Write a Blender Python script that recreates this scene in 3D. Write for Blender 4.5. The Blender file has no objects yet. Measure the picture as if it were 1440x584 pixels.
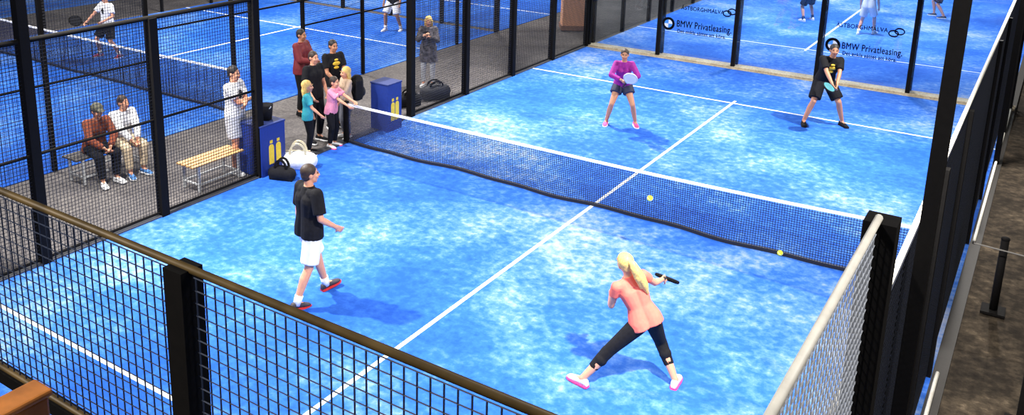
import bpy, math, random
from mathutils import Vector, Matrix
V=Vector
random.seed(4)
C=bpy.context.scene.collection
# ------------------------------------------------ camera
CX,CY,CZ,YAW,TILT,ROLL,FPX,PX,PY=5.4751,-11.9194,5.5368,0.5936,0.2472,0.0155,1257.44,643.44,88.32
CAM=V((CX,CY,CZ));Z=V((0,0,1))
FH=V((-math.sin(YAW),math.cos(YAW),0));RI=V((math.cos(YAW),math.sin(YAW),0))
FW=FH*math.cos(TILT)-Z*math.sin(TILT);UP=FH*math.sin(TILT)+Z*math.cos(TILT)
XC=RI*math.cos(ROLL)+UP*math.sin(ROLL);YC=-RI*math.sin(ROLL)+UP*math.cos(ROLL)
cd=bpy.data.cameras.new('camera');cam=bpy.data.objects.new('camera',cd);C.objects.link(cam)
M=Matrix((XC,YC,-FW)).transposed().to_4x4();M.translation=CAM;cam.matrix_world=M
cd.sensor_width=36;cd.lens=FPX/1440*36;cd.shift_x=(720-PX)/1440;cd.shift_y=(PY-292)/1440;cd.clip_start=.05;cd.clip_end=300
bpy.context.scene.camera=cam
def ray(px,py): return XC*((px-PX)/FPX)-YC*((py-PY)/FPX)+FW
def at(px,py,val=0.,ax=2):
    d=ray(px,py);return CAM+d*((val-CAM[ax])/d[ax])
# ------------------------------------------------ mesh helpers
class MB:
    def __init__(s): s.v=[];s.f=[]
    def add(s,vs,fs):
        o=len(s.v);s.v+=[tuple(v) for v in vs];s.f+=[tuple(i+o for i in f) for f in fs]
    def box(s,lo,hi,M=None):
        vs=[V((x,y,z)) for x in (lo[0],hi[0]) for y in (lo[1],hi[1]) for z in (lo[2],hi[2])]
        if M: vs=[M@v for v in vs]
        s.add(vs,[(0,1,3,2),(4,6,7,5),(0,4,5,1),(2,3,7,6),(0,2,6,4),(1,5,7,3)]);return s
    def bar(s,a,b,w,h=None):
        a=V(a);b=V(b);h=h or w;q=(b-a).to_track_quat('Z','Y');L=(b-a).length
        M=Matrix.Translation(a)@q.to_matrix().to_4x4();s.box((-w/2,-h/2,0),(w/2,h/2,L),M);return s
    def cone(s,a,b,ra,rb,n=10):
        a=V(a);b=V(b);d=(b-a)
        if d.length<1e-6:return s
        q=d.to_track_quat('Z','Y');vs=[]
        for c,r in((a,ra),(b,rb)):
            for i in range(n):
                t=2*math.pi*i/n;vs.append(c+q@V((r*math.cos(t),r*math.sin(t),0)))
        s.add(vs,[(i,(i+1)%n,n+(i+1)%n,n+i) for i in range(n)]+[tuple(range(n))[::-1],tuple(range(n,2*n))]);return s
    def ball(s,c,r,M=None,n=12,m=8):
        if not hasattr(r,'__len__'): r=(r,r,r)
        c=V(c);vs=[]
        def T(x,y,z):
            p=V((x*r[0],y*r[1],z*r[2]));return c+(M@p if M else p)
        vs.append(T(0,0,1))
        for j in range(1,m):
            a=math.pi*j/m
            for i in range(n):
                t=2*math.pi*i/n;vs.append(T(math.sin(a)*math.cos(t),math.sin(a)*math.sin(t),math.cos(a)))
        vs.append(T(0,0,-1));L=len(vs)-1;fs=[]
        for i in range(n):
            fs.append((0,1+i,1+(i+1)%n));fs.append((L,L-n+(i+1)%n,L-n+i))
        for j in range(m-2):
            for i in range(n):
                a=1+j*n+i;b=1+j*n+(i+1)%n;fs.append((a,a+n,b+n,b))
        s.add(vs,fs);return s
    def cap(s,a,b,ra,rb,n=10):
        s.cone(a,b,ra,rb,n);s.ball(a,ra,n=n,m=6);s.ball(b,rb,n=n,m=6);return s
    def chain(s,ps,rs,n=10):
        for i in range(len(ps)-1): s.cone(ps[i],ps[i+1],rs[i],rs[i+1],n)
        for p,r in zip(ps,rs): s.ball(p,r,n=n,m=6)
        return s
    def loft(s,secs):
        n=len(secs[0]);vs=[p for sc in secs for p in sc];fs=[]
        for j in range(len(secs)-1):
            for i in range(n): fs.append((j*n+i,j*n+(i+1)%n,(j+1)*n+(i+1)%n,(j+1)*n+i))
        fs.append(tuple(range(n))[::-1]);fs.append(tuple(range((len(secs)-1)*n,len(secs)*n)));s.add(vs,fs);return s
    def wire(s,a,b,w):
        a=V(a);b=V(b);d=(b-a).normalized();x=d.cross(V((.577,.577,.577)) if abs(d.z)<.5 else V((1,0,0))).normalized()*w*.5;y=d.cross(x)
        vs=[p+x*i+y*j for p in(a,b) for i,j in((1,1),(-1,1),(-1,-1),(1,-1))]
        s.add(vs,[(i,(i+1)%4,4+(i+1)%4,4+i) for i in range(4)]);return s
    def mesh(s,name):
        me=bpy.data.meshes.new(name);me.from_pydata(s.v,[],s.f);me.update();return me
    def build(s,name,m,parent=None,smooth=False,bev=0):
        me=s.mesh(name);o=bpy.data.objects.new(name,me);C.objects.link(o);me.materials.append(m);o.parent=parent
        if smooth: me.shade_smooth()
        if bev:
            b=o.modifiers.new('bevel','BEVEL');b.width=bev;b.segments=2
        return o
    def remesh(s,name,m,parent=None,vox=.01,it=3):
        me=s.mesh('tmp');o=bpy.data.objects.new('tmp',me);C.objects.link(o)
        r=o.modifiers.new('r','REMESH');r.mode='VOXEL';r.voxel_size=vox
        if it:
            k=o.modifiers.new('s','SMOOTH');k.factor=.5;k.iterations=it
        dg=bpy.context.evaluated_depsgraph_get()
        nm=bpy.data.meshes.new_from_object(o.evaluated_get(dg));bpy.data.objects.remove(o);bpy.data.meshes.remove(me)
        nm.name=name;nm.materials.clear();nm.materials.append(m);nm.shade_smooth()
        q=bpy.data.objects.new(name,nm);C.objects.link(q);q.parent=parent;return q
def tag(o,label,cat,group=None):
    o['label']=label;o['category']=cat
    if group:o['group']=group
    return o
def thing(name,label,cat,loc=(0,0,0),rz=0,group=None):
    o=bpy.data.objects.new(name,None);C.objects.link(o);o.location=loc;o.rotation_euler=(0,0,math.radians(rz));return tag(o,label,cat,group)
def struct(o): o['kind']='structure';return o
MATS={}
def lin(c): return tuple((x/255/12.92 if x/255<=.04045 else ((x/255+.055)/1.055)**2.4) for x in c)
def mat(name,rgb,rough=.7,metal=0,var=.12,scale=30,spec=.5):
    if name in MATS:return MATS[name]
    m=bpy.data.materials.new(name);m.use_nodes=True;nt=m.node_tree;b=nt.nodes['Principled BSDF']
    b.inputs['Roughness'].default_value=rough;b.inputs['Metallic'].default_value=metal;b.inputs['Specular IOR Level'].default_value=spec
    tc=nt.nodes.new('ShaderNodeTexCoord');no=nt.nodes.new('ShaderNodeTexNoise');no.inputs['Scale'].default_value=scale;no.inputs['Detail'].default_value=4
    r=nt.nodes.new('ShaderNodeValToRGB');l=lin(rgb)
    r.color_ramp.elements[0].position=.3;r.color_ramp.elements[1].position=.7
    r.color_ramp.elements[0].color=tuple(x*(1-var) for x in l)+(1,);r.color_ramp.elements[1].color=tuple(min(1,x*(1+var)) for x in l)+(1,)
    nt.links.new(tc.outputs['Object'],no.inputs['Vector']);nt.links.new(no.outputs['Fac'],r.inputs['Fac']);nt.links.new(r.outputs['Color'],b.inputs['Base Color'])
    MATS[name]=m;return m
def ramp_mat(name,stops,s1,s2,w2,rough=.9,d1=10,nr=.66):
    m=bpy.data.materials.new(name);m.use_nodes=True;nt=m.node_tree;b=nt.nodes['Principled BSDF'];b.inputs['Roughness'].default_value=rough
    b.inputs['Specular IOR Level'].default_value=.1
    tc=nt.nodes.new('ShaderNodeTexCoord');n=[]
    for s,d in((s1,d1),(s2,8)):
        k=nt.nodes.new('ShaderNodeTexNoise');k.inputs['Scale'].default_value=s;k.inputs['Detail'].default_value=d;k.inputs['Roughness'].default_value=nr
        nt.links.new(tc.outputs['Object'],k.inputs['Vector']);n.append(k)
    mx=nt.nodes.new('ShaderNodeMix');mx.inputs[0].default_value=w2
    nt.links.new(n[0].outputs['Fac'],mx.inputs[2]);nt.links.new(n[1].outputs['Fac'],mx.inputs[3])
    r=nt.nodes.new('ShaderNodeValToRGB');e=r.color_ramp.elements
    e[0].position=stops[0][0];e[0].color=lin(stops[0][1])+(1,);e[1].position=stops[-1][0];e[1].color=lin(stops[-1][1])+(1,)
    for p,c in stops[1:-1]:
        q=e.new(p);q.color=lin(c)+(1,)
    nt.links.new(mx.outputs[0],r.inputs['Fac']);nt.links.new(r.outputs['Color'],b.inputs['Base Color']);return m
def glass_mat():
    m=bpy.data.materials.new('glass');m.use_nodes=True;nt=m.node_tree;nt.nodes.remove(nt.nodes['Principled BSDF'])
    t=nt.nodes.new('ShaderNodeBsdfTransparent');t.inputs[0].default_value=(.95,.98,1,1);g=nt.nodes.new('ShaderNodeBsdfGlossy');g.inputs['Roughness'].default_value=.03
    x=nt.nodes.new('ShaderNodeMixShader');x.inputs[0].default_value=.05
    nt.links.new(t.outputs[0],x.inputs[1]);nt.links.new(g.outputs[0],x.inputs[2]);nt.links.new(x.outputs[0],nt.nodes['Material Output'].inputs['Surface']);return m
TURF=ramp_mat('blue turf',[(.40,(30,80,176)),(.485,(46,100,196)),(.54,(80,126,204)),(.59,(128,154,206)),(.68,(188,192,206))],.3,8,.32,.9,10,.64)
TURF2=ramp_mat('blue turf worn',[(.40,(22,70,162)),(.5,(36,92,186)),(.59,(80,124,198)),(.7,(144,164,204))],.3,8,.35)
HALL=ramp_mat('hall carpet',[(.35,(70,68,70)),(.5,(92,88,88)),(.65,(120,115,112))],.8,22,.6)
PAVE=ramp_mat('grimy paving',[(.36,(26,22,18)),(.48,(44,38,31)),(.58,(68,59,48)),(.72,(116,102,84))],1.6,8,.5)
BEIGE=ramp_mat('sandy kerb',[(.35,(140,126,104)),(.5,(180,166,142)),(.65,(214,204,184))],2,20,.5)
LINE=mat('white line',(236,242,250),.8,0,.06,20);BLK=mat('black steel',(13,11,10),.8,0,.2,30,.15);WIRE=mat('dark wire',(10,14,26),.6,0,.1);NWIRE=mat('near navy wire',(30,40,62),.6,0,.1);OLIVE=mat('olive bronze rail',(96,76,40),.5,.15,.4,7)
PALEW=mat('pale wire',(170,174,182),.5,.1,.15)
GREY=mat('pale lit rail',(238,232,218),.5,.0,.1,12);GLASS=glass_mat();NETM=mat('net cord',(8,17,54),.8,0,.1);WHT=mat('white',(240,240,242),.7,0,.05)  # GREY: pale tone puts lamplight on the steel rail tops into the colour
# ------------------------------------------------ floors and lines
m=MB();m.box((-60,-40,-.3),(5.06,90,-.02));struct(m.build('floor',HALL))
m=MB();m.box((5.06,-40,-.3),(60,90,-.02));struct(m.build('floor',PAVE))
def court(x0,x1,y0,y1,tm,near=True):
    f=struct(MB().box((x0,y0,-.1),(x1,y1,0)).build('floor',tm));cx=(x0+x1)/2;cy=(y0+y1)/2
    for s in(-1,1): MB().box((x0,cy+s*6.95-.025,0),(x1,cy+s*6.95+.025,.004)).build('court_line',LINE,f)
    MB().box((cx-.027,cy-7.15,0),(cx+.027,cy+7.15,.0045)).build('court_line',LINE,f)
court(-5,4.98,-10,10,TURF);court(-18,-8,-10,10,TURF2);court(-5,5,10.36,30.36,TURF);court(-18,-8,10.36,30.36,TURF2);court(-31,-21,-10,10,TURF2);court(-31,-21,10.36,30.36,TURF2)
struct(MB().box((-5.1,10,-.02),(5.1,10.36,.05)).build('trim_1',BEIGE));struct(MB().box((-5.1,9.93,-.0),(5,10,.012)).build('trim_2',BEIGE))
struct(MB().box((-5.16,-10,-.02),(-5,10,.02)).build('trim_3',mat('edge',(60,62,70))));struct(MB().box((4.98,-10,-.02),(5.12,30,.02)).build('trim_4',mat('edge2',(36,32,28))))
# ------------------------------------------------ fences
def fence(label,p0,p1,posts,panels,rails,pw=.1,wire=.005,cell=.05,rm=BLK,rr=.02,group=None):
    p0=V(p0+(0,));p1=V(p1+(0,));u=(p1-p0).normalized();n=V((-u.y,u.x,0))
    r=thing('wire_fence',label,'fence',p0,0,group)
    for q in posts: 
        w=q[2] if len(q)>2 else pw;off=n*(q[3] if len(q)>3 else 0);MB().bar(u*q[0]+off,u*q[0]+off+V((0,0,q[1])),w,w).build('post',BLK,r)
    for q in panels:
        t0,t1,z0,z1=q[:4];off=n*(q[4] if len(q)>4 else 0);wm=q[5] if len(q)>5 else WIRE;wi=q[6] if len(q)>6 else wire
        P=lambda t,z:u*t+V((0,0,z))+off
        m=MB();k=max(1,round((t1-t0)/cell))
        for i in range(k+1): 
            t=t0+(t1-t0)*i/k;m.wire(P(t,z0),P(t,z1),wi)
        k=max(1,round((z1-z0)/cell))
        for i in range(k+1):
            z=z0+(z1-z0)*i/k;m.wire(P(t0,z),P(t1,z),wi)
        m.build('mesh_panel',wm,r)
    for q in rails:
        off=n*(q[3] if len(q)>3 else 0);P=lambda t,z:u*t+V((0,0,z))+off;rq=q[4] if len(q)>4 else rr
        MB().cone(P(q[0],q[2]),P(q[1],q[2]),rq,rq,10).build('rail',rm,r,True)
    return r
YP=[at(62,368).y,at(232,303).y,at(362,247).y]
ys=[-10,-8]+YP+[2,4,6,8,10]
hs=[4,4,6.2,3,3,3,3,6.2,4,4]
pan=[(ys[i]+10,ys[i+1]+10,.05,3) for i in range(len(ys)-1) if i!=4]+[(0,2,3,4),(18,20,3,4)]
fence('black mesh fence between the main court and the spectators',(-5.05,-10),(-5.05,10),[(y+10,h) for y,h in zip(ys,hs)],pan,[(2,18,3,0,.035),(0,2,4),(18,20,4),(2,ys[4]+10,.06),(12,20,.06),(2,ys[4]+10,1.5)],.13,.0055)
ys2=[-10,-8,-6,-4,-2,2,4,6,8,10]
fence('black mesh side fence with pale top rail along the right edge',(5.03,-10),(5.03,10),[(y+10,6.2 if abs(y)==6 else 4 if abs(y)>7 else 2.98,.13 if y==-8 else .09,.0 if abs(y)==6 else .02 if abs(y)>7 else .1) for y in ys2],
      [(ys2[i]+10,ys2[i+1]+10,.05,3,.1) for i in range(1,9)]+[(0,2,.05,4,.03,PALEW,.0045),(18,20,3,4)],[(2,18,3,.12),(0,2,4,.035,.017),(18,20,4),(2,8,.06),(12,20,.06)],.1,.0085,.05,GREY,.02)
fence('close black mesh fence with worn bronze rail in the foreground',(-5,-10),(5,-10),[(x+5,4) for x in(-5,-3,-1,1,2.98)],
      [(i*2,i*2+2,3.06,3.97,0,NWIRE) for i in range(5)],[(0,10,4),(0,10,3.06)],.1,.0047,.05,OLIVE,.016)
fence('mesh fence of the left court behind the seated men',(-8,-10),(-8,10),[(i*2,3) for i in range(11)],[(i*2,i*2+2,.05,3) for i in range(10) if i not in(4,5)],[(0,20,3),(8,13,2.05),(0,8,1.5),(12,20,1.5)],.07,.0045)
fence('mesh fence on the far side of the left court',(-18,-10),(-18,10),[(i*2,3) for i in range(11)],[(i*2,i*2+2,.05,3) for i in range(10)],[(0,20,3),(0,20,1.5)],.08,.0045)
fence('end fence of the left court beyond the standing woman',(-18,10.1),(-8,10.1),[(i*2,3) for i in range(6)],[],[(0,10,3)],.1,.0045)
fence('mesh fence beside the court beyond the glass wall',(-5.05,10.4),(-5.05,30.4),[(i*2,3) for i in range(11)],[(i*2,i*2+2,.05,3) for i in range(10)],[(0,20,3)],.1,.005)
# glass walls
def glass_wall(label,y,x0,x1,step=2,h=3):
    r=thing('glass_wall',label,'glass wall',(0,y,0));n=int((x1-x0)/step);ps=[]
    for i in range(n): ps.append(MB().box((x0+i*step+.03,-.006,.05),(x0+(i+1)*step-.03,.006,h)).build('glass_panel',GLASS,r))
    for i in range(n+1): MB().box((x0+i*step-.045,-.05,0),(x0+i*step+.045,.05,h+.02)).build('post',BLK,r)
    MB().box((x0,-.03,h),(x1,.03,h+.06)).build('rail',BLK,r)
    return r,ps
gw,gp=glass_wall('glass back wall of the main court carrying car leasing lettering',10.06,-5,5)
glass_wall('plain glass wall standing just behind the lettered one',10.32,-5,5)
glass_wall('near glass wall below the foreground mesh fence',-10,-5,5,2,3)
def text(s,px0,px1,pyb,m,parent,name='lettering',y=10.04,off=.02,hk=1.12):
    a=at(px0,pyb[0],y,1);b=at(px1,pyb[1],y,1)
    cu=bpy.data.curves.new('t','FONT');cu.body=s;cu.extrude=.001;cu.space_character=1.06;o=bpy.data.objects.new('t',cu);C.objects.link(o)
    dg=bpy.context.evaluated_depsgraph_get();me=bpy.data.meshes.new_from_object(o.evaluated_get(dg));bpy.data.objects.remove(o)
    w=max(v.co.x for v in me.vertices);k=(b.x-a.x)/w
    base=[v.co.copy() for v in me.vertices];fs=[tuple(p.vertices) for p in me.polygons];bpy.data.meshes.remove(me)
    mb=MB()
    for j,(dx,dz) in enumerate(((0,0),(off,0),(-off,0),(0,off),(0,-off))):   # five slightly shifted strikes give a bold weight
        mb.add([V((a.x+(c.x+dx)*k,y-10.06-c.z-j*.0004,a.z+(c.y+dz)*k*hk)) for c in base],fs)
    return mb.build(name,m,parent)
INK=mat('black lettering',(5,6,12),.9,0,.05,30,.1)
def roundel(px,py,r,parent):
    c=at(px,py,10.04,1);c.y-=10.06
    def disc(rr,dy,a0=0,a1=360):
        vs=[c+V((0,dy,0))]+[c+V((rr*math.cos(math.radians(a0+(a1-a0)*i/24)),dy,rr*math.sin(math.radians(a0+(a1-a0)*i/24)))) for i in range(25)]
        m=MB();m.add(vs,[(0,i,i+1) for i in range(1,25)]);return m
    l=disc(r,0).build('emblem',INK,parent)
    for k in range(4): disc(r*.62,-.004,90*k,90*k+90).build('emblem_quarter',WHT if k%2==0 else mat('emblem blue',(70,150,225)),l)
def sign(px0,px1,y0,y1,p,ex,ey,lx0,lx1,ly0,ly1):
    text('BMW Privatleasing.',px0,px1,(y0,y1),INK,p,off=.019,hk=1.4);text('Det enkla sättet att köra.',px0+1,px1-8,(y0+8.5,y1+7.5),INK,p,off=.018,hk=1.15);text('ÄSTBORGHMÄLVA',lx0,lx1,(ly0,ly1),INK,p,off=.015);roundel(ex,ey,.17,p)
sign(951,1028,37,49,gp[1],940,33,958,1018,13,22)
sign(1183,1268,68,82,gp[3],1171,63,1176,1248,37,49)
def swirl(px,py,parent):
    c=at(px,py,10.04,1);c.y-=10.06
    m=MB()
    for s in(-1,1):
        ps=[c+V((s*.06+.1*math.cos(t*.4),0,.07*math.sin(t*.4)+s*.03)) for t in range(17)]
        for i in range(16): m.wire(ps[i],ps[i+1],.024)
    m.build('emblem',INK,parent)
swirl(1026,18,gp[1]);swirl(1261,46,gp[3])
# ------------------------------------------------ nets
def net(label,x0,x1,y,prof,wave=.035,w=.0068,cell=.035):
    r=thing('padel_net',label,'net',((x0+x1)/2,y,0));L=(x1-x0)/2;n=int(L*2/cell)
    xs=[-L+2*L*i/n for i in range(n+1)];zb=lambda x:.035;yb=lambda x:wave*(math.sin(x*2.1)+.6*math.sin(x*4.7+1))
    pt=lambda x,k:V((x,yb(x)*(1-k)**2,zb(x)+(prof(x/L)-zb(x))*k))
    m=MB()
    for x in xs: 
        m.wire(pt(x,0),pt(x,.5),w);m.wire(pt(x,.5),pt(x,1),w)
    for j in range(1,23):
        for i in range(0,n,2): m.wire(pt(xs[i],j/23),pt(xs[min(n,i+2)],j/23),w)
    m.build('net_mesh',NETM,r)
    m=MB();secs=[]
    for x in xs[::4]+[xs[-1]]:
        p=pt(x,1);secs.append([p+V((0,a,b)) for a,b in((-.01,-.036),(.01,-.036),(.01,.004),(-.01,.004))])
    m.loft(secs);m.build('top_tape',WHT,r)
    m=MB();secs=[]
    for x in xs[::2]:
        p=pt(x,0);secs.append([p+V((0,a,b)) for a,b in((-.02,-.03),(.02,-.03),(.02,.016),(-.02,.016))])
    m.loft(secs);m.build('bottom_edge',mat('bottom band',(8,12,30)),r)
    for s in(-1,1): MB().bar((s*(L+.03),0,0),(s*(L+.03),0,prof(s)+.04),.08,.08).build('net_post',BLK,r)
    return r
net('dark net with white top tape across the main court',-5,4.85,0,lambda k:.76+.11*max(0,k)**2)
net('net of the left court behind the spectators',-18,-8.1,0,lambda k:.88+.04*k*k,.02,.009,.05)
# ------------------------------------------------ people
def ik(a,t,l1,l2,h):
    a=V(a);t=V(t);d=t-a;L=d.length;mx=(l1+l2)*.998
    if L>mx: t=a+d*(mx/L);d=t-a;L=mx
    x=(l1*l1-l2*l2+L*L)/(2*L);g=math.sqrt(max(l1*l1-x*x,0));u=d/L;h=V(h);h=h-u*h.dot(u);h.normalize()
    return a+u*x+h*g,t
def frame(f,u):
    f=V(f).normalized();u=V(u);r=f.cross(u).normalized();u=r.cross(f);return Matrix((r,f,u)).transposed()
def hand(mb,w,d,n,thumb,curl):
    d=d.normalized();n=(n-d*n.dot(d)).normalized();a=d.cross(n)
    for o in(-.026,0,.026): mb.cap(w+a*o*.6,w+d*.085+a*o,.016,.013,8)
    for i,L in enumerate((.072,.082,.076,.06)):
        b=w+d*.085+a*(.03-.02*i)*thumb;c1=curl*.9;c2=curl*2
        p1=b+(d*math.cos(c1)+n*math.sin(c1))*L*.55;p2=p1+(d*math.cos(c2)+n*math.sin(c2))*L*.5
        mb.chain([b,p1,p2],[.0105,.0095,.008],8)
    b=w+d*.03+a*.026*thumb;p1=b+(d*.6+a*.6*thumb+n*.35).normalized()*.04;p2=p1+(d*.8+a*.1*thumb+n*.6).normalized()*.035
    mb.chain([b,p1,p2],[.014,.011,.009],8)
def person(label,loc,rz,s=1.,pose={},skin=None,top=None,sleeve=.6,hem=.1,tinf=.014,bot=None,blen=.8,binf=.02,shoe=None,sole=None,sock=None,hair=None,style='short',fem=False,vox=.012,hs=1.,group=None,print_m=None,cap_m=None,ps_=1.):
    g=dict(pel=(0,0,.955),lean=(0,0,1),tw=0,htw=0,head=(0,1,-.05),hup=(0,0,1),wr=(.26,.08,.84),wl=(-.26,.08,.84),er=(.5,-1,0),el=(-.5,-1,0),ar=(.11,0,.08),al=(-.11,0,.08),tr=-12,tl=12,kr=(.15,1,0),kl=(-.15,1,0),fr=0,fl=0,cr=.5,cl=.5);g.update(pose)
    loc=V(loc)
    root=bpy.data.objects.new('person',None);C.objects.link(root);root.location=loc;root.rotation_euler=(0,0,math.radians(rz));root.scale=(s,s,s)
    tag(root,label,'person',group)
    k=.93 if fem else 1.
    pel=V(g['pel']);up=V(g['lean']).normalized()
    def side(a): 
        r=Matrix.Rotation(math.radians(a),3,'Z')@V((1,0,0));r-=up*r.dot(up);return r.normalized()
    sv=side(g['tw']);hv=side(g['htw']);fwd=up.cross(sv)
    neck=pel+up*.5
    sh={q:pel+up*.45+sv*.165*k*q for q in(1,-1)}
    hp={q:pel-V((0,0,.035))+hv*.085*q for q in(1,-1)}
    el={};wr={};kn={};an={}
    for q,w,e,a,kk in((1,'wr','er','ar','kr'),(-1,'wl','el','al','kl')):
        el[q],wr[q]=ik(sh[q],g[w],.285,.25,g[e]);kn[q],an[q]=ik(hp[q],g[a],.43,.42,g[kk])
    hd=V(g['head']).normalized();HM=frame(hd,g['hup'])
    hc=neck+up*.075+V((0,0,.075))+hd*.02
    H=lambda x,y,z:hc+HM@(V((x,y,z))*hs)
    def torso(mb,inf,low,rnd=True):
        ts=[-low,0,.17,.34,.43];of=[.07,.07,.044 if fem else .048,.064*k,.085*k];rs=[.1,.098,.08 if fem else .093,.093 if fem else .104,.062 if fem else .064]
        add=[.012 if low>0 else 0,.01 if low>0 else 0,0,0,0]
        for q in(1,-1):
            ps=[pel+up*t+(hv if t<.1 else sv)*o*q for t,o in zip(ts,of)];rr=[r+inf+x for r,x in zip(rs,add)]
            if low<=0: ps=ps[1:];rr=rr[1:]
            for i in range(len(ps)-1): mb.cone(ps[i],ps[i+1],rr[i],rr[i+1],14)
            for p,r in list(zip(ps,rr))[(0 if rnd else 1):]: mb.ball(p,r,n=14,m=8)
            mb.cap(ps[-1],sh[q],rr[-1]-.006,.05+inf)
        if fem:
            for q in(1,-1): mb.ball(pel+up*.32+sv*.065*q+fwd*.065,.06+inf*.6)
        mb.cone(pel+up*.40,neck+up*.012,.085+inf,.058+inf*.5)
    b=MB();torso(b,0,0)
    b.cap(neck-up*.04,hc-HM@V((0,.015,.05)),.057*k,.052*k)
    b.ball(hc+HM@V((0,-.012,.02))*hs,tuple(x*hs for x in(.074,.094,.09)),HM,16,12)
    b.ball(H(0,.022,-.05),tuple(x*hs for x in(.056,.066,.062)),HM);b.ball(H(0,.055,-.09),.026*hs)
    b.cap(H(0,.086,.012),H(0,.103,-.028),.010*hs,.015*hs,8)
    for q in(1,-1):
        b.ball(H(.076*q,-.01,-.01),(.012*hs,.022*hs,.033*hs),HM,8,6);b.ball(H(.034*q,.066,-.025),.026*hs)
        b.chain([sh[q],sh[q].lerp(el[q],.45),el[q]],[.05*k,.047*k,.039*k]);b.chain([el[q],el[q].lerp(wr[q],.3),wr[q]],[.039*k,.04*k,.027*k])
        b.chain([hp[q],hp[q].lerp(kn[q],.4),kn[q]],[.09,.078,.055]);b.chain([kn[q],kn[q].lerp(an[q],.32)-V((0,.012,0)),an[q]],[.053,.056,.036])
        d=(wr[q]-el[q]).normalized();n=g.get('nr' if q>0 else 'nl');n=V(n) if n else (-sv*q+fwd*.4)
        hand(b,wr[q]+d*.005,d,n,-q,g['cr'] if q>0 else g['cl'])
    feet={}
    for q,t,f in((1,'tr','fr'),(-1,'tl','fl')):
        FM=Matrix.Rotation(math.radians(g[t]),3,'Z')@Matrix.Rotation(math.radians(g[f]),3,'X');feet[q]=FM
        b.cap(an[q],an[q]+FM@V((0,.1,-.045)),.034,.026)
    b.remesh('body',skin,root,vox,2)
    for q in(1,-1):
        m=MB();m.ball(H(.033*q,.083,.012),(.013*hs,.008*hs,.008*hs),HM,8,6);m.build('eye',mat('eye',(40,30,26),.3),root,True)
        m=MB();m.ball(H(.034*q,.086,.034),(.02*hs,.006*hs,.005*hs),HM,8,6);m.build('eyebrow',hair,root,True)
    m=MB();m.ball(H(0,.087,-.058),(.024*hs,.01*hs,.007*hs),HM,10,6);m.build('mouth',mat('lips',(165,85,78),.5),root,True)
    if hair:
        m=MB();m.ball(H(0,-.022,.034),tuple(x*hs for x in(.083,.096,.092)),HM,16,12)
        m.ball(H(0,-.05,-.01),tuple(x*hs for x in(.078,.062,.075)),HM)
        if style in('long','pony'): m.ball(H(0,-.03,.03),tuple(x*hs for x in(.087,.1,.095)),HM,16,12)
        if style=='long':
            for q in(1,-1): m.chain([H(.065*q,-.02,0),H(.075*q,-.035,-.09),H(.06*q,-.04,-.19)],[.035,.038,.025])
            m.chain([H(0,-.06,0),H(0,-.075,-.1),H(0,-.075,-.22)],[.06,.065,.035])
        m.remesh('hair',hair,root,vox,2)
        if style=='pony':
            m=MB();m.chain([H(0,-.1,.05),H(.015,-.15,.03),H(.03,-.17,-.05),H(.06,-.17,-.14),H(.085,-.16,-.24),H(.1,-.15,-.34)],[.028,.038,.05,.05,.042,.014])
            m.chain([H(.0,-.16,0),H(.02,-.17,-.12),H(.04,-.15,-.26)],[.03,.036,.012]);m.remesh('ponytail',hair,root,vox,2)
    if cap_m:
        m=MB();m.ball(H(0,-.01,.055),tuple(x*hs for x in(.095,.11,.09)),HM,16,12);m.ball(H(0,.12,.045),tuple(x*hs for x in(.07,.085,.014)),HM);m.remesh('cap',cap_m,root,vox,2)
    if top:
        m=MB();torso(m,tinf,hem,False)
        if hem>.15:
            for q in(1,-1): m.cone(pel+hv*.05*q,pel-V((0,0,hem))+hv*.075*q,.12+tinf,.13+tinf,14)
        for q in(1,-1):
            a=sh[q];e=el[q];w=wr[q];m.ball(a,.054*k+tinf)
            if sleeve<=1: m.cone(a,a.lerp(e,sleeve),.054*k+tinf,.053*k+tinf,12)
            else:
                m.cone(a,e,.052*k+tinf,.043*k+tinf,12);m.ball(e,.043*k+tinf);m.cone(e,e.lerp(w,sleeve-1),.043*k+tinf,.034*k+tinf*.8,12)
        m.remesh('shirt',top,root,vox*1.1,2)
    if print_m:
        c=pel+up*.33+fwd*(.097+tinf);m=MB();M3=Matrix((sv,fwd,up)).transposed()
        m.ball(c,(.06*ps_,.02,.03*ps_),M3);m.ball(c-up*.055*ps_,(.04*ps_,.02,.02*ps_),M3);m.ball(c+up*.05*ps_,(.03*ps_,.02,.015*ps_),M3);m.build('chest_print',print_m,root,True)
    if bot:
        m=MB()
        for q in(1,-1):
            m.cone(pel+up*.12+hv*.05*q,pel+hv*.065*q,.094,.1,14)
            m.ball(pel-V((0,0,.02))+hv*.06*q,.1+binf*.3,n=14);m.ball(hp[q],.09+binf)
            if blen<=1: m.cone(hp[q],hp[q].lerp(kn[q],blen),.09+binf,.076+binf*1.3+(1-blen)*.02,14)
            else:
                m.cone(hp[q],kn[q],.092+binf,.058+binf,14);m.ball(kn[q],.058+binf);e=kn[q].lerp(an[q],blen-1);m.cone(kn[q],e,.062+binf,.06+binf*.8-.02*(blen-1),14)
                if blen<1.8: m.ball(kn[q].lerp(an[q],.3)-V((0,.012,0)),.06+binf)
        m.remesh('trousers' if blen>1.7 else 'leggings' if binf<.012 else 'shorts',bot,root,vox*1.1,2)
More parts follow.
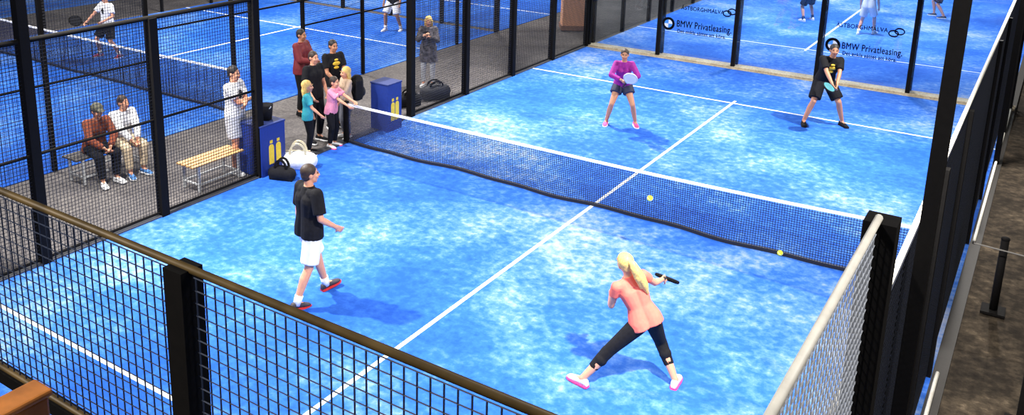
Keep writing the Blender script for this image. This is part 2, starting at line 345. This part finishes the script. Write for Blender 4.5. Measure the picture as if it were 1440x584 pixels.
    for q in(1,-1):
        FM=feet[q];A=an[q]
        if sock:
            m=MB();m.cone(A+FM@V((0,0,-.03)),A.lerp(kn[q],.22),.045,.05,12);m.build('sock',sock,root,True)
        secs=[];sol=[]
        for y,w,t in zip((-.078,-.06,-.02,.04,.1,.15,.185,.2),(.02,.034,.038,.041,.047,.045,.032,.012),(.045,.085,.095,.085,.065,.052,.042,.028)):
            sc=[]
            for i in range(12):
                a=2*math.pi*i/12;x=w*math.copysign(abs(math.cos(a))**.8,math.cos(a));zz=(.012+t)/2+(t-.012)/2*math.sin(a);sc.append(A+FM@V((x*q,y,zz-.08)))
            secs.append(sc)
            sol.append([A+FM@V((x*(w+.005),y*1.02,z-.08)) for x,z in((-1,0),(1,0),(1,.022),(-1,.022))])
        m=MB();m.loft(secs);so=m.build('shoe',shoe,root,True)
        m=MB();m.loft(sol);m.build('sole',sole or shoe,so)
    M=Matrix.Translation(loc)@Matrix.Rotation(math.radians(rz),4,'Z')@Matrix.Scale(s,4)
    tip={q:M@(wr[q]+(wr[q]-el[q]).normalized()*.075) for q in(1,-1)}
    return root,tip
def racket(label,p,d,n,face,rim):
    d=V(d).normalized();F=frame(d,n).to_4x4();F.translation=V(p)-d*.07
    r=thing('padel_racket',label,'racket',group='padel rackets in the players hands');r.matrix_world=F
    m=MB();N=28;E=lambda rx,ry,z:[(rx*math.cos(2*math.pi*i/N),.31+ry*math.sin(2*math.pi*i/N),z) for i in range(N)]
    m.loft([E(.115,.135,-.017),E(.115,.135,.017)]);m.build('hitting_face',face,r)
    m=MB();ps=E(.12,.14,0)
    for i in range(N): m.cap(ps[i],ps[(i+1)%N],.019,.019,8)
    m.build('frame',rim,r,True)
    m=MB();m.cap((0,.13,0),(.06,.2,0),.014,.014,8);m.cap((0,.13,0),(-.06,.2,0),.014,.014,8);m.build('throat',rim,r,True)
    m=MB();m.cone((0,0,0),(0,.14,0),.017,.015,10);m.ball((0,0,0),.02,n=10,m=6);m.build('grip',mat('grip',(20,20,22)),r,True)
    m=MB()
    for i in range(-3,4):
        for j in range(-3,4):
            if i*i+j*j<10: m.cone((i*.026,.31+j*.03,-.0185),(i*.026,.31+j*.03,.0185),.005,.005,8)
    m.build('hole_pattern',mat('hole',(30,30,34)),r);return r
sk=mat('fair skin',(212,150,118),.55,0,.05);sk2=mat('tan skin',(184,128,96),.55,0,.05)
K=mat('black cloth',(20,20,24),.85,0,.25,30,.2);W=mat('white cloth',(228,228,230),.85,0,.04);W2=mat('off white cloth',(180,182,190),.85,0,.04);cor=mat('coral cloth',(240,118,100),.85,0,.05,30,.2);blo=mat('blond hair',(216,180,102),.6,0,.3,60);brn=mat('brown hair',(48,32,22),.6,0,.25);dk=mat('dark hair',(26,20,18),.6)
pur=mat('purple cloth',(140,20,130),.8,0,.1);pink=mat('pink rubber',(240,70,130));red=mat('red rubber',(200,40,40));rust=mat('rust knit',(122,60,36),.9,0,.15);beige=mat('beige cloth',(200,180,150));yel=mat('yellow print',(220,180,50));tur=mat('turquoise cloth',(50,165,175));pk=mat('pale pink cloth',(225,140,165));gry=mat('grey cloth',(110,112,120));maroon=mat('maroon cloth',(110,26,32));darkblue=mat('navy',(24,30,60));sand=mat('oatmeal cloth',(190,165,140));SHD=mat('dark shoe',(46,40,48))
PATT=mat('patterned dark cloth',(78,74,80),.85,0,.97,13)
BK=math.degrees(YAW)
c=(at(820,534)+at(946,550))/2
B,bt=person('blonde woman in coral top and black cropped leggings lunging in the foreground',c,BK+8,.97,dict(pel=(.13,-.03,.80),lean=(-.4,.22,1),wr=(.46,.38,1.03),wl=(-.12,.38,.86),el=(-.25,-.3,-1),er=(.3,-.5,-1),ar=(.5,-.08,.08),al=(-.5,.05,.08),tr=-35,tl=35,head=(-.2,1,-.15),hup=(-.25,0,1)),sk,cor,.45,.07,.009,K,1.6,.009,W,pink,None,blo,'pony',True,.009)
racket('black racket in the hand of the blonde woman',bt[1],FH*.8-Z*.42+RI*.3,Z+RI*.2,K,BLK)
c=(at(418,434)+at(456,410))/2
person('man in black shirt and white shorts walking beside the near left fence',c,BK-48,1.04,dict(pel=(0,0,.93),ar=(.09,-.25,.09),al=(-.09,.27,.09),fl=10,fr=-8,wr=(.25,.2,.96),wl=(-.25,.02,.84),er=(.3,-1,-.2),el=(-.3,-1,-.2),head=(.35,1,0),lean=(0,.02,1),tr=0,tl=0),sk,K,.8,.1,.024,W,.86,.024,SHD,red,W,brn,'short',False,.009)
c=(at(853,174)+at(892,177))/2
_,t=person('woman in purple jacket and dark shorts waiting beyond the net',c,BK+172,.98,dict(pel=(0,-.08,.85),lean=(0,.22,1),ar=(.29,.02,.08),al=(-.29,.02,.08),wr=(.06,.35,1.04),wl=(-.1,.35,1.04),er=(1,-.2,-.3),el=(-1,-.2,-.3),head=(.1,1,-.05)),sk2,pur,1.9,.12,.018,darkblue,.42,.028,pink,W,None,brn,'short',True)
racket('white racket held in front of the purple jacket',(t[1]+t[-1])/2+Z*-.06,RI*.2+Z*.5-FH*.5,-FH*.8+Z*.2,W,mat('rim',(200,205,215)))
c=(at(1131,173)+at(1181,178))/2
_,t=person('man in black shirt and shorts crouching ready by the glass wall',c,BK+178,1.06,dict(pel=(0,-.14,.86),lean=(-.08,.34,1),ar=(.36,.02,.08),al=(-.36,.02,.08),wr=(.05,.4,.9),wl=(-.03,.4,.88),er=(1,-.2,.1),el=(-1,-.2,.1),head=(.15,1,-.05)),sk2,K,.75,.1,.02,K,.85,.03,K,K,None,dk,'short',False,print_m=yel,ps_=1.4)
racket('green and blue racket held low by the crouching man',(t[1]+t[-1])/2,-FH*.6-RI*.75+Z*.12,Z*.55-FH*.5,mat('racket green',(60,130,140)),K)
# spectators
SE=dict(pel=(0,0,.56),lean=(0,.34,1),ar=(.13,.46,.08),al=(-.13,.42,.08),wr=(.06,.45,.62),wl=(-.05,.45,.62),er=(1,-.3,0),el=(-1,-.3,0),head=(0,1,-.1))
e=at(160,257)-V((.45,0,0));f=at(198,245)-V((.45,0,0))
person('seated man in rust sweater and dark cap leaning on his knees',e,-97,1,SE,sk,rust,1.9,.1,.022,K,1.9,.022,W,W,None,brn,'short',False,.013,cap_m=mat('cap cloth',(84,82,66)))
person('seated man in white jacket and beige trousers',f,-97,1,dict(SE,lean=(0,.22,1),head=(-.3,1,0)),sk,W,1.9,.1,.024,beige,1.85,.025,mat('blue shoe',(60,110,170)),W,None,brn,'short',False,.013)
person('standing man in white shirt and shorts with folded arms',at(334,239),-75,1.06,dict(wr=(-.12,.25,1.2),wl=(.12,.27,1.15),er=(.8,.1,-1),el=(-.8,.1,-1),ar=(.15,.05,.08),al=(-.15,-.05,.08)),sk,W,.7,.05,.02,W2,.8,.03,W,W,None,dk,'short',False,.013,print_m=K)
person('man in maroon jacket and black trousers at the back of the spectators',at(426,160),-80,1.03,dict(wr=(.05,.3,1.12),wl=(0,.32,1.08),er=(.8,-.2,-1),el=(-.8,-.2,-1)),sk2,maroon,1.9,.12,.025,K,1.9,.02,K,K,None,dk,'short',False,.014)
person('man in black shirt and black trousers standing nearest the net post',at(443,198),-95,1,dict(wr=(.22,.2,.95),wl=(-.2,.14,.9)),sk,K,.75,.12,.02,K,1.9,.02,K,W,None,brn,'short',False,.014)
person('man in black shirt with yellow print beside the waiting children',at(470,179),-105,1.02,dict(wr=(.15,.3,1.0),wl=(-.1,.33,1.05)),sk2,K,.75,.12,.02,gry,1.9,.02,K,W,None,dk,'short',False,.014,print_m=yel,ps_=1.4)
person('child in turquoise shirt and dark trousers',at(434,216),-50,.78,dict(wr=(.2,.3,.98),wl=(-.24,.1,.86),head=(.2,1,0)),sk,tur,.75,.12,.02,K,1.9,.02,K,W,None,blo,'long',True,.014,1.18)
person('child in pink and white shirt reaching for the net tape',at(467,206),-78,.77,dict(wl=(-.1,.54,1.16),wr=(.1,.5,1.1),el=(-.3,-.3,-1),er=(.3,-.3,-1),lean=(0,.14,1)),sk,pk,.75,.12,.02,K,1.9,.02,W,pink,None,brn,'short',True,.014,1.18,print_m=W)
person('blond child in oatmeal top with a black backpack',at(488,193),160,.79,dict(wl=(-.2,.3,.95),wr=(.18,.25,.95)),sk,sand,1.9,.12,.02,gry,1.9,.02,W,W,None,blo,'long',True,.014,1.18)
_,t=person('woman in long dark patterned coat standing beside the duffel bags',at(602,121),BK+175,.95,dict(wr=(.06,.3,1.32),wl=(-.05,.28,1.28),er=(.7,0,-1),el=(-.7,0,-1),head=(0,1,-.2)),sk,PATT,1.9,.34,.03,W2,1.9,.008,W,W,None,blo,'long',True,.014)
ph=thing('phone','dark phone held up by the woman in the patterned coat','phone',(t[1]+t[-1])/2,BK+175)
MB().box((-.036,0,-.075),(.036,.008,.075)).build('case',BLK,ph,bev=.003);MB().box((-.032,-.002,-.068),(.032,0,.068)).build('screen',mat('screen',(60,70,90),.2),ph)
_,t=person('player in white shirt and black shorts on the left court',at(155,80),BK+150,1,dict(ar=(.25,.1,.08),al=(-.25,-.1,.08),pel=(0,0,.88),wr=(.3,.35,.95),wl=(-.25,.3,1.0)),sk,W,.75,.1,.02,K,.85,.03,red,W,W,brn,'short',False,.014,print_m=K)
racket('racket held by the player on the left court',t[1],FH*-.2+RI*-.9+Z*.3,-FH+Z*.5,K,BLK)
person('player in white shorts far behind the standing woman',at(553,43),BK+160,1,dict(ar=(.2,.1,.08),al=(-.2,-.1,.08),pel=(0,0,.9)),sk2,K,.75,.1,.02,W,.85,.03,W,W,W,dk,'short',False,.016)
person('player in black shorts behind the first glass lettering',at(1136,29),BK+10,1,dict(ar=(.22,.1,.08),al=(-.22,-.1,.08),pel=(0,0,.88)),sk2,K,.75,.1,.02,K,.85,.03,W,W,K,dk,'short',False,.016)
person('player dressed in white behind the second glass lettering',at(1217,48),BK-40,1,dict(ar=(.16,.25,.08),al=(-.16,-.2,.08),pel=(0,0,.9)),sk,W,.75,.1,.02,W,.8,.025,W,W,W,brn,'short',False,.016)
person('player in dark clothes at the far right behind the glass',at(1320,24),BK+60,1,dict(ar=(.2,.15,.08),al=(-.2,-.15,.08),pel=(0,0,.88)),sk2,darkblue,.75,.1,.02,K,.85,.03,K,W,None,dk,'short',False,.016)
# ------------------------------------------------ objects
WOOD=mat('pale pine slat',(200,156,102),.55,0,.18,14);FRM=mat('grey bench frame',(196,198,200),.4,.2)
def bench(label,x,y0,y1,h,wood):
    r=thing('bench',label,'bench',(x,(y0+y1)/2,0));L=(y1-y0)/2
    for i in range(4): MB().box((-.2+i*.105,-L,h-.03),(-.2+i*.105+.085,L,h)).build('slat',wood,r,bev=.004)
    for s in(-1,1):
        y=s*(L-.12)
        for q in(-1,1): MB().bar((q*.18,y,0),(q*.18,y,h-.03),.035).build('leg',FRM,r)
        MB().bar((-.18,y,h-.045),(.18,y,h-.045),.03).build('cross_bar',FRM,r);MB().bar((-.18,y,.12),(.18,y,.12),.025).build('cross_bar',FRM,r)
    for q in(-1,1): MB().bar((q*.18,-L+.12,.12),(q*.18,L-.12,.12),.025).build('stretcher',FRM,r)
    return r
bench('empty pine slatted bench with grey frame along the fence',-5.5,at(268,272).y,at(338,244).y,.45,WOOD)
bench('slatted bench under the two seated men',e.x-.02,e.y-.45,f.y+.4,.45,mat('dark slat',(70,66,64)))
BLUE=mat('blue box panel',(16,46,126),.6,0,.08);YEL=mat('yellow tube print',(240,205,40),.5)
def ball_box(label,p,w,h,big):
    r=thing('ball_box',label,'box',p)
    t=.02
    for lo,hi in(((-w,-w,0),(w,-w+t,h)),((-w,w-t,0),(w,w,h)),((-w,-w+t,0),(-w+t,w-t,h)),((w-t,-w+t,0),(w,w-t,h))): MB().box(lo,hi).build('side_panel',BLUE,r)
    MB().box((-w+t,-w+t,0),(w-t,w-t,.02)).build('base_panel',BLUE,r)
    MB().box((-w-.012,-w-.012,h),(w+.012,w+.012,h+.03)).build('lid',mat('box lid',(16,40,104)),r,bev=.006)
    def tube(y,z0,z1,ww):
        n=14;m=MB();pr=[(y+ww*math.cos(math.pi*i/n),z1-ww+ww*math.sin(math.pi*i/n)) for i in range(n+1)]+[(y-ww,z0),(y+ww,z0)]
        a=[V((w+.0005,b,c)) for b,c in pr];b_=[V((w+.004,b,c)) for b,c in pr];m.loft([a,b_]);return m
    for y in((-.05,.11) if big else (-.06,.07)):
        k=tube(y,h*.22,h*.62,.055).build('printed_tube',YEL,r);MB().box((w+.0005,y-.03,h*.64),(w+.004,y+.03,h*.7)).build('printed_cap',YEL,k)
    return r
p=at(373,240);ball_box('blue box with two yellow ball tubes behind the white bag',(p.x-.05,p.y,0),.27,.86,True)
p2=at(549,181);ball_box('blue box near the net post beyond the children',(p2.x-.1,p2.y,0),.21,.92,False)
q=V((p.x-.02,p.y+.08,.89))
bk=thing('bucket','black bucket standing on the nearer blue box','bucket',q)
m=MB();N=20;R=lambda r,z:[(r*math.cos(2*math.pi*i/N),r*math.sin(2*math.pi*i/N),z) for i in range(N)]
m.loft([R(.1,0),R(.13,.26),R(.12,.26),R(.095,.02)]);m.build('shell',K,bk,True)
m=MB();ps=[V((.132*math.cos(a),-.06*math.sin(a),.25-.08*math.sin(a))) for a in[math.pi*i/10 for i in range(11)]]
for i in range(10): m.wire(ps[i],ps[i+1],.012)
m.build('handle',GREY,bk)
def duffel(label,p,rz,L,r,m1,strap,hh=1.1,name='duffel_bag',cat='bag'):
    o=thing(name,label,cat,p,rz);m=MB();m.chain([(-L/2,0,r*.8),(0,0,r*.88),(L/2,0,r*.8)],[r*.85,r,r*.85],14)
    m.box((-L/2-r*.5,-r*.7,0),(L/2+r*.5,r*.7,r*.9));m.remesh('bag_body',m1,o,.02,4)
    for s in(-1,1):
        ps=[V((L*.35*math.cos(a),s*r*.45,r*1.6+r*hh*math.sin(a))) for a in[math.pi*i/12 for i in range(13)]];m=MB()
        for i in range(12): m.wire(ps[i],ps[i+1],.03)
        m.build('handle',strap,o)
    m=MB();m.box((-L*.55,-.012,r*1.82),(L*.55,.012,r*1.86));m.build('zip',strap,o);return o
duffel('white sports bag with tall handles on the court edge',at(420,236),35,.38,.17,mat('white bag',(226,228,230)),mat('bag strap',(190,180,150)))
duffel('small black bag in front of the white bag',at(397,252),20,.28,.13,K,BLK)
duffel('smaller black duffel bag just behind the fence post',at(575,148),60,.34,.15,K,BLK,.6)
duffel('larger black duffel bag at the feet of the standing woman',at(612,138),60,.42,.18,mat('charcoal bag',(36,36,42)),BLK,.6)
bpo=thing('backpack','black backpack on the back of the blond child','backpack',at(488,193)+Matrix.Rotation(math.radians(160),3,'Z')@V((0,-.23,.78)),160)
m=MB();m.chain([(0,0,.03),(0,0,.3)],[.13,.12],14);m.box((-.13,-.05,-.05),(.13,.1,.33));m.remesh('bag_body',K,bpo,.015,4)
m=MB();m.ball((0,-.11,.08),(.1,.05,.1));m.build('front_pocket',mat('charcoal bag',(36,36,42)),bpo,True)
for s in(-1,1): MB().chain([(s*.08,.09,.02),(s*.1,.16,.15),(s*.09,.1,.33)],[.016,.016,.016],8).build('strap',BLK,bpo,True)
FELT=mat('tennis felt',(225,235,60),.9,0,.08)
def ball(label,p):
    o=MB().ball(p,.038,n=20,m=12).build('padel_ball',FELT,None,True);tag(o,label,'ball','padel balls near the net');m=MB();p=V(p)
    ps=[p+V((math.cos(t),math.sin(t),.55*math.sin(2*t))).normalized()*.0382 for t in[2*math.pi*i/24 for i in range(25)]]
    for i in range(24): m.wire(ps[i],ps[i+1],.003)
    m.build('seam',WHT,o)
ball('yellow ball flying in front of the net near the blonde woman',at(914,279,-1.6,1));ball('yellow ball lying at the foot of the net on the right',at(1097,356,.038))
# pillar
p=at(806,40);pl=thing('pillar','salmon coloured pillar at the far end of the walkway','pillar',p,BK)
SAL=mat('salmon paint',(245,180,140),.8,0,.06,3)
MB().box((-.36,-.3,0),(.36,.3,5)).build('shaft',SAL,pl);MB().box((-.4,-.34,0),(.4,.34,.14)).build('plinth',mat('plinth',(150,110,90)),pl)
# outside right
p=at(1396,438);b=thing('barrier_post','short black barrier post on the paving outside the court','post',p)
MB().box((-.13,-.13,0),(.13,.13,.03)).build('foot_plate',BLK,b);MB().cone((0,0,.03),(0,0,.95),.045,.045,14).build('shaft',BLK,b,True);MB().ball((0,0,.96),(.05,.05,.03)).build('cap',BLK,b,True)
p0=V((5.1,p.y-.2,.9));m=MB();ps=[p0.lerp(V((9,p.y+.2,.95)),i/12)-Z*.12*math.sin(math.pi*i/12) for i in range(13)]
for i in range(12): m.wire(ps[i],ps[i+1],.014)
tag(m.build('cable',mat('cable grey',(120,116,110))),'pale cable stretched from the fence past the barrier post','cable')
p=at(1434,600);b=thing('steel_pole','black steel pole at the right edge of the paving','pole',p);MB().bar((0,0,0),(0,0,1.9),.09).build('shaft',BLK,b);MB().box((-.14,-.14,0),(.14,.14,.02)).build('foot_plate',BLK,b)
# timber panel in the near corner
p=at(48,535,-10.25,1);b=thing('timber_panel','orange brown upright timber panel in the bottom left corner','panel',(p.x,p.y,0))
TIM=mat('orange timber',(186,110,48),.6,0,.25,9)
MB().box((0,-.45,0),(.1,0,p.z-.03)).build('board',TIM,b,bev=.012);MB().box((-.012,-.46,p.z-.03),(.112,.012,p.z)).build('cap_board',mat('orange timber light',(205,126,58),.6,0,.25,9),b,bev=.01)
# ------------------------------------------------ light
w=bpy.data.worlds.new('world');bpy.context.scene.world=w;w.use_nodes=True;bg=w.node_tree.nodes['Background'];bg.inputs[0].default_value=(.95,.97,1,1);bg.inputs[1].default_value=.15
def lamp(p,t,e,s,sp=180):
    l=bpy.data.lights.new('flood_or_fill','AREA');l.energy=e;l.size=s;l.color=(1,.97,.93);l.spread=math.radians(sp);o=bpy.data.objects.new('flood_or_fill',l);C.objects.link(o);o.location=p;o.rotation_euler=(V(t)-V(p)).to_track_quat('-Z','Y').to_euler()
for sx in(-1,1):
    for sy in(-1,1): lamp((sx*4.9,sy*5.75,6.4),(sx*2.7,sy*4.2,0),560,.2,112)
lamp((1.5,-15,8.5),(1,-6,1),520,.6)  # added fill behind the camera, brightens the near rail, posts and figures
for p in((-13,-5,7),(-13,5,7),(-13,16,7),(0,16,7),(0,25,7)): lamp(p,(p[0],p[1]+.01,0),1350,1.2)
lamp((-6.6,-3,6.5),(-6.4,-1,0),340,.8)  # extra unseen lamp added to light the spectators' walkway
lamp((6.8,-8,6.5),(6.8,-4,0),200,.6)
vs=bpy.context.scene.view_settings;vs.view_transform='Standard';vs.exposure=0
